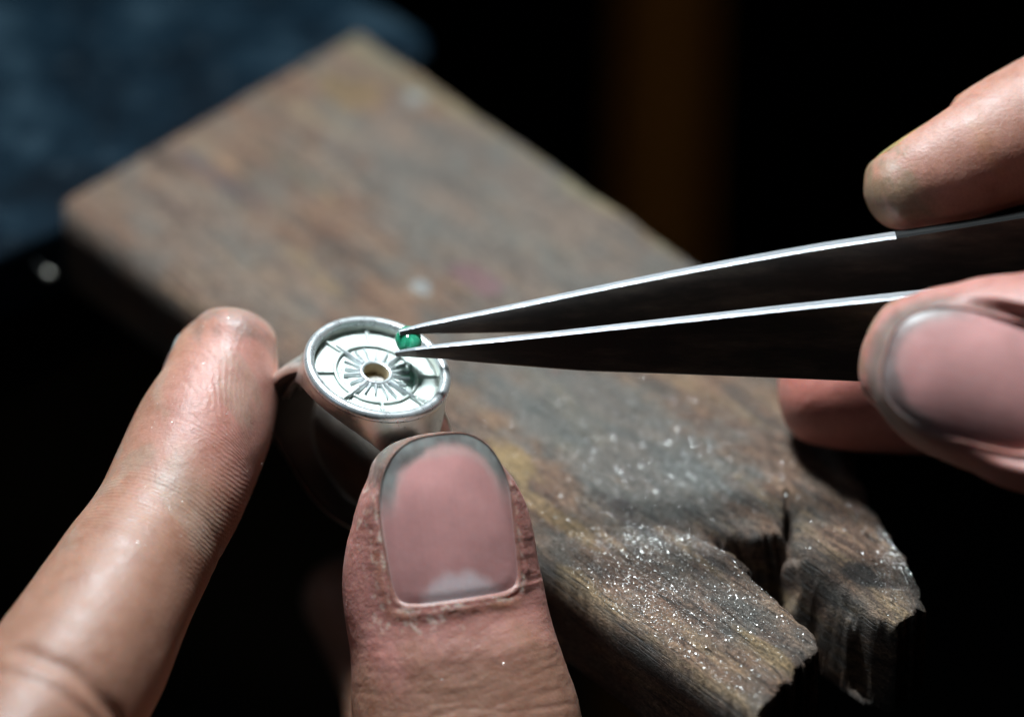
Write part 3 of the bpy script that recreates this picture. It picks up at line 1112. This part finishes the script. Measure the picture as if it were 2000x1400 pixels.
def l_crease(co):
    d = np.zeros(len(co))
    s, dist, off = along(co, thumb[2])
    on = dist < 16
    dors = (off @ th_dorsal)
    lat = off @ np.cross(th_dorsal, unit(thumb[2][3, :3] - thumb[2][0, :3]))
    m = on * sstep(0.0, 4.0, dors) * sstep(12, 15, s) * (1 - sstep(60, 70, s))
    for c0_, wd, dp in ((22.6, 0.30, 0.30), (23.8, 0.25, 0.22), (25.2, 0.32, 0.34), (26.6, 0.28, 0.26), (28.2, 0.30, 0.2), (20.6, 0.25, 0.15), (18.8, 0.22, 0.10), (17.0, 0.2, 0.08)):
        wob = 1.6 * fbm(lat * 0.16 + c0_, s * 0.05, 3) + 0.012 * lat ** 2 * (1 if c0_ > 24 else -1)
        brk = 0.35 + 0.9 * np.clip(0.5 + 1.5 * fbm(lat * 0.22 + 3 * c0_, c0_ + s * 0, 2), 0, 1)
        d -= 0.09 * m * dp * np.exp(-((s - c0_ - wob) / wd) ** 2) * brk
    d += m * 0.13 * fbm(s * 0.22, lat * 0.16, 3)
    d += on * 0.05 * fbm(s * 1.3, lat * 0.9 + dors, 3)
    s, dist, off = along(co, index[2])
    on = dist < 12
    pad = -(off @ unit(ix_dorsal))
    lat = off @ np.cross(unit(ix_dorsal), unit(index[2][0, :3] - index[2][20, :3]))
    m = on * sstep(-3.0, 2.5, pad)
    for c0_, wd, dp in ((23.0, 0.7, 0.10), (24.8, 0.6, 0.05), (47.5, 1.0, 0.4), (50, 0.8, 0.2)):
        wob = 1.3 * fbm(lat * 0.2 + c0_, pad * 0.1, 2)
        d -= m * dp * np.exp(-((s - c0_ - wob) / wd) ** 2)
    d += on * 0.30 * fbm(s * 0.10 + 4, lat * 0.13, 3)
    return d


def l_ridge(co):
    s, dist, off = along(co, index[2])
    pad = -(off @ unit(ix_dorsal))
    lat = off @ np.cross(unit(ix_dorsal), unit(index[2][0, :3] - index[2][20, :3]))
    s2, dist2, off2 = along(co, thumb[2])
    onix = dist < dist2
    rr = np.sqrt((s - 5.0) ** 2 * 0.5 + (lat - 4.5) ** 2 + 2.0)
    loop = rr * 1.1
    cross = s + 0.30 * lat + 0.035 * lat ** 2
    k = sstep(10, 15, s)
    ph = (loop * (1 - k) + cross * k) * (2 * np.pi / 0.52)
    dp = sstep(-5.0, 0.5, pad) * (0.6 + 1.6 * fbm(s * 0.12, lat * 0.15, 3)) * (1 - sstep(55, 60, s))
    ph = ph + 5.0 * fbm(s * 0.22, lat * 0.22, 3) + 2.0 * fbm(s * 0.8, lat * 0.8, 2)
    ph = np.where(onix, ph, (s2 + 0.05 * (off2 @ RIGHT) ** 2) * (2 * np.pi / 0.5))
    dp = np.where(onix, dp, 0.35 * sstep(2, 6, -(off2 @ th_dorsal)))
    return ph, np.clip(dp, 0, 1)


def l_tone(co):
    c = np.repeat(SKIN[None], len(co), 0)
    s, dist, off = along(co, thumb[2]); s2, dist2, off2 = along(co, index[2])
    th = (dist < dist2)
    n1 = fbm(co[:, 0] * 0.25 + co[:, 2] * 0.2, co[:, 1] * 0.25 - co[:, 2] * 0.15, 4)
    n2 = fbm(co[:, 0] * 0.9 + co[:, 2] * 0.7, co[:, 1] * 0.9 + 8, 4)
    c = blend(c, np.where(th, 0.85 * (1 - sstep(13, 24, s + 5 * n1)), 0.55 * (1 - sstep(10, 26, s2 + 6 * n1)) * sstep(-4, 3, -(off2 @ unit(ix_dorsal)))), PINK)
    # grime on the fingertips and round the nail
    c = blend(c, np.clip(np.where(th, 0.85 * (1 - sstep(0.2, 3.4, s + 3.4 + 2.2 * n2)), 0.5 * (1 - sstep(0.0, 4.0, s2 + 3 + 4 * n2))), 0, 1), GRIME)
    n3 = fbm(co[:, 0] * 2.2 + co[:, 2], co[:, 1] * 2.2 + 3, 3)
    a, b, h = lnail.local(co)
    o = lnail.out(a, b)
    xx = a / (lnail.L / 2)
    front = (np.abs(h) < 6)
    c = blend(c, np.clip(front * 0.75 * np.exp(-((o - 1.06) / 0.10) ** 2) * sstep(-0.1, 0.8, xx + 0.5 * n2), 0, 1), GRIME)
    c = blend(c, np.clip(front * 0.8 * np.exp(-((o - 1.05) / 0.035) ** 2) * (0.5 + 2.4 * n3) * (1 - sstep(0, 0.6, xx)), 0, 1), (0.60, 0.47, 0.40))
    c = blend(c, np.clip(front * 0.55 * np.exp(-((o - 1.13) / 0.06) ** 2) * (0.3 + 1.8 * n1) * (1 - sstep(-0.7, 0.2, xx)), 0, 1), (0.42, 0.19, 0.10))
    c = blend(c, np.clip(front * 0.7 * np.exp(-((o - 1.0) / 0.03) ** 2), 0, 1), (0.20, 0.10, 0.075))
    # dry pale skin beside the nail
    c = blend(c, np.clip(front * sstep(0.05, 0.35, 0.5 * n2 + 0.7 * n3) * 0.6 * np.exp(-((o - 1.22) / 0.16) ** 2) * (b > 0), 0, 1), (0.62, 0.50, 0.43))
    c = blend(c, np.where(th, 0.0, 0.45 * sstep(0.10, 0.40, n1) * (1 - sstep(30, 45, s2))), (0.30, 0.22, 0.17))
    return c


spots = [(P(860, 1000, 6), 15.5, 2), (P(870, 1250, 6), 15.5, 2), (P(430, 760, -5), 12, 2), (P(360, 940, 0), 13, 2), (P(240, 1150, 7), 13, 1), (P(120, 1340, 15), 15, 1)]
lh = build_hand('hand', [thumb, index, mid_l, rng_l, pky_l, palm_l], [lnail, li_nail], spots, l_tone, l_ridge, l_crease)
tag(lh, 'left hand pinching the silver ring, grimy thumbnail toward the viewer', 'hand')

# ---- right hand: thumb, index and middle finger hold the tweezers
dep_f = depth(G(1830, 567, TZ + 8.0)); dep_b = depth(G(1745, 457, TZ + 7.3))
rt_dorsal = cam_dir(-0.12, 0.28, 1.0)
da = dep_f + 0.9
rthumb = loft([sec(1752, 690, da + 4.4, 5.8, 4.3), sec(1790, 698, da + 5.6, 7.4, 5.4), sec(1850, 714, da + 7.0, 8.8, 6.6), sec(1930, 728, da + 8.2, 9.9, 7.6), sec(2010, 742, da + 9, 10.9, 8.4),
               sec(2120, 760, da + 10, 11.3, 9), sec(2300, 790, da + 12, 11, 9.3), sec(2600, 850, da + 14, 12, 11), sec(2900, 900, da + 10, 15, 13), sec(3200, 880, da + 4, 17, 15)],
              rt_dorsal, 80, 44, 3.2, 2.3)
ri_dorsal = cam_dir(-0.55, 0.78, -0.28)
dbk = dep_b - 2.8
rindex = loft([sec(1748, 378, dbk, 4.3, 3.9), sec(1790, 356, dbk - 0.5, 5.4, 4.9), sec(1850, 328, dbk - 1, 6.2, 5.8), sec(1930, 292, dbk - 1.5, 6.9, 6.5), sec(2010, 256, dbk - 2, 7.4, 7.1),
               sec(2150, 196, dbk - 2, 7.8, 7.5), sec(2350, 120, dbk - 1, 8.4, 8.2), sec(2600, 90, dbk + 3, 8.8, 8.8), sec(2900, 150, dbk + 8, 10, 11), sec(3150, 300, dbk + 10, 12, 13)],
              ri_dorsal, 70, 40, 3.0, 2.15)
mz = 6.9
mc = [(1585, 752, 6.2, 6.0), (1640, 752, 6.9, 6.6), (1720, 752, 7.2, 6.9), (1850, 750, 7.5, 7.2)]
rmid_s = [list(G(a, b, mz)) + [c, d] for a, b, c, d in mc]
dm = depth(G(1850, 750, mz))
rmid = loft(rmid_s + [sec(2050, 735, dm + 1, 7.8, 7.5), sec(2300, 690, dm + 4, 8.2, 8), sec(2600, 600, dm + 8, 8.8, 8.8), sec(2900, 500, dm + 14, 10, 11), sec(3150, 480, dm + 16, 12, 13)],
            cam_dir(-0.2, -0.5, -0.9), 60, 36, 3.6)
rrng = loft([sec(2110, 905, dm - 2, 6.2, 6.0), sec(2200, 890, dm - 1, 7, 6.8), sec(2350, 860, dm + 2, 7.8, 7.5), sec(2600, 800, dm + 5, 8.2, 8.2), sec(2900, 720, dm + 12, 9.5, 10.5), sec(3150, 680, dm + 14, 12, 13)],
            cam_dir(0, -0.7, -0.7), 40, 32, 4.5)
rpky = loft([sec(2250, 1060, dm + 2, 5, 4.8), sec(2330, 1055, dm + 3, 6.2, 5.8), sec(2500, 1035, dm + 4, 6.8, 6.5), sec(2700, 990, dm + 6, 7.4, 7.4), sec(2950, 920, dm + 10, 9, 10), sec(3150, 860, dm + 12, 11, 12)],
            cam_dir(0, -0.7, -0.7), 40, 32, 4.0)
rpalm = loft([sec(2980, 480, dm + 14, 22, 13), sec(3200, 560, dm + 12, 33, 15), sec(3500, 640, dm + 10, 36, 16), sec(3800, 700, dm + 12, 30, 17), sec(4050, 740, dm + 16, 24, 17), sec(4400, 780, dm + 22, 24, 19)],
             cam_dir(0, 0.3, 1), 40, 44)
rnail = Nail(P(1893, 730, da + 14.4), P(1740, 692, da + 12) - P(1980, 752, da + 15.0), cam_dir(-0.10, 0.12, 1.0), 16.6, 12.6, 13.0, 0.06)
rnail.soft = True
rin_ax = rindex[2][0, :3] - rindex[2][10, :3]
rin = Nail(rindex[2][4, :3] + unit(ri_dorsal - unit(rin_ax) * (unit(rin_ax) @ ri_dorsal)) * 4.7 + unit(rin_ax) * 0.2, rin_ax, ri_dorsal, 10.0, 7.2, 7.5, 0.05)
rin.tint = np.array([0.95, 0.86, 0.55])


def r_crease(co):
    s, dist, off = along(co, rthumb[2])
    d = (dist < 14) * 0.25 * fbm(s * 0.18, (off @ UP) * 0.16, 3)
    s2, dist2, off2 = along(co, rindex[2])
    return d + (dist2 < 10) * 0.18 * fbm(s2 * 0.2, (off2 @ UP) * 0.2, 3)


def r_ridge(co):
    s, dist, off = along(co, rindex[2])
    return s * (2 * np.pi / 0.55), 0.25 * sstep(-2, 3, -(off @ ri_dorsal))


def r_tone(co):
    c = np.repeat(SKIN[None], len(co), 0)
    s, d1, off = along(co, rthumb[2]); s2, d2, off2 = along(co, rindex[2]); s3, d3, off3 = along(co, rmid[2])
    n1 = fbm(co[:, 0] * 0.25 + co[:, 2] * 0.2, co[:, 1] * 0.25 - co[:, 2] * 0.15, 4)
    n2 = fbm(co[:, 0] * 0.8 + co[:, 2] * 0.7, co[:, 1] * 0.8 + 8, 4)
    which = np.argmin(np.stack([d1, d2, d3]), 0)
    c = blend(c, np.where(which == 0, 0.8 * (1 - sstep(14, 26, s)), np.where(which == 1, 0.25, 0.9)), PINK)
    c = blend(c, np.where(which == 2, 0.6 * (1 - sstep(4, 14, s3)), 0), (0.50, 0.17, 0.13))
    c = blend(c, np.clip(np.where(which == 0, 0.85 * (1 - sstep(0, 3.2, s + 3.2 + 2 * n2)), np.where(which == 1, 0.75 * (1 - sstep(1, 6, s2 + 3 + 5 * n2)), 0)), 0, 1), (0.19, 0.14, 0.085))
    c = blend(c, np.where(which == 1, 0.7 * sstep(0.08, 0.30, n1 + 0.4 * n2) * (1 - sstep(6, 12, s2)), 0), (0.36, 0.17, 0.07))
    a, b, h = rnail.local(co)
    o = rnail.out(a, b)
    c = blend(c, np.clip((np.abs(h) < 6) * 0.75 * np.exp(-((o - 1.08) / 0.12) ** 2) * sstep(-0.3, 0.7, a / (rnail.L / 2) + 0.4 * n2), 0, 1), GRIME)
    return c


rspots = [(P(1840, 710, da + 8), 15, 2), (P(1800, 350, dbk), 11, 1), (P(1960, 280, dbk), 11, 1), (P(1980, 740, da + 8), 13, 1), (G(1620, 790, 6), 11, 1)]
rh = build_hand('hand', [rthumb, rindex, rmid, rrng, rpky, rpalm], [rnail, rin], rspots, r_tone, r_ridge, r_crease)
tag(rh, 'right hand gripping the steel tweezers between thumb and index finger', 'hand')

# ------------------------------------------------------------------ silver dust and filings
def flakes(centres, nrm, size, spread):
    """tiny four-sided flakes lying on a surface at random tilts"""
    n = len(centres)
    t = RNG.normal(size=(n, 3)) * spread[:, None] + nrm
    t /= np.linalg.norm(t, axis=1)[:, None]
    a = np.cross(t, RNG.normal(size=(n, 3))); a /= np.linalg.norm(a, axis=1)[:, None]
    b = np.cross(t, a)
    sa = size[:, None] * RNG.uniform(0.6, 1.4, (n, 1)); sb = size[:, None] * RNG.uniform(0.35, 1.0, (n, 1))
    v = np.stack([centres + a * sa, centres + b * sb, centres - a * sa, centres - b * sb], 1).reshape(-1, 3)
    f = np.arange(4 * n).reshape(-1, 4)
    return v, f


pts = []
def scatter(px, py, rx, ry, n):
    n = int(n * 4.5)
    q_ = np.column_stack([RNG.normal(px, rx, n), RNG.normal(py, ry, n)])
    pts.append(uvl(q_))


scatter(1270, 1060, 70, 28, 1300)
scatter(1230, 1150, 70, 60, 2600)
scatter(1250, 1270, 60, 60, 1700)
scatter(1380, 1360, 60, 30, 1300)
scatter(1400, 1200, 110, 70, 2300)
scatter(1200, 950, 190, 90, 2200)
scatter(1400, 900, 130, 70, 1200)
scatter(1752, 1075, 26, 55, 1500)
scatter(1100, 800, 200, 60, 260)
scatter(800, 400, 350, 160, 160)
scatter(1660, 1000, 60, 50, 200)
dq = np.vstack(pts)
ok = poly_sdf(dq, outline) < -0.3
dq = dq[ok]
dz = pin_z(dq[:, 0], dq[:, 1]) + 0.05
n = len(dq)
size = 0.016 + 0.054 * RNG.random(n) ** 7
loc = np.column_stack([dq, dz])
v, f = flakes(loc, np.array([0, 0, 1.0]), size, np.full(n, 0.6))
ds = mesh_object('metal_dust', v, f, M['dust'], smooth=False)
ds.matrix_world = mw
tag(ds, 'fine silver filings glittering on the worn wood', 'metal dust', kind='stuff')


def skin_dust(o, region, n, label):
    co = get_co(o.data); nr = normals(o.data)
    sel = np.where(region(co))[0]
    k = RNG.choice(sel, n)
    v, f = flakes(co[k] + nr[k] * 0.04, nr[k], 0.03 + 0.05 * RNG.random(n) ** 3, np.full(n, 0.6))
    d = mesh_object('metal_dust', v, f, M['dust'], smooth=False)
    tag(d, label, 'metal dust', kind='stuff')


def in_px(x0, x1, y0, y1):
    def fn(co):
        p = to_px(co)
        return (p[:, 0] > x0) & (p[:, 0] < x1) & (p[:, 1] > y0) & (p[:, 1] < y1)
    return fn


skin_dust(lh, in_px(250, 560, 620, 1120), 420, 'specks of silver dust on the finger and thumb skin')
skin_dust(lh, in_px(650, 1060, 860, 1330), 160, 'specks of silver dust around the thumbnail')

# bright bead added for the blurred glint, held on an added dark shank
sp = G(95, 535, -8.0)
reach = float((sp[:2] - fa) @ -pn) + 1.0
t = np.linspace(0, 2 * np.pi, 20, endpoint=False)
rows = []
for r_, y_ in ((0.18, reach), (0.18, 0.45), (0.42, 0.36), (0.58, 0.12), (0.60, -0.10), (0.46, -0.36), (0.22, -0.52), (0.02, -0.56)):
    rows.append([sp + np.append(pd, 0) * r_ * math.cos(a) + np.array([0, 0, 1.0]) * r_ * math.sin(a) + np.append(pn, 0) * y_ for a in t])
mesh_object('glint_bead', np.array(rows).reshape(-1, 3), grid_faces(8, 20, True), M['bead'], plate)
glint_bead = plate.children[0]
glint_bead.data.materials.append(M['dark'])
glint_bead.data.polygons.foreach_set('material_index', np.repeat([1, 1, 0, 0, 0, 0, 0], 20).astype(np.int32))
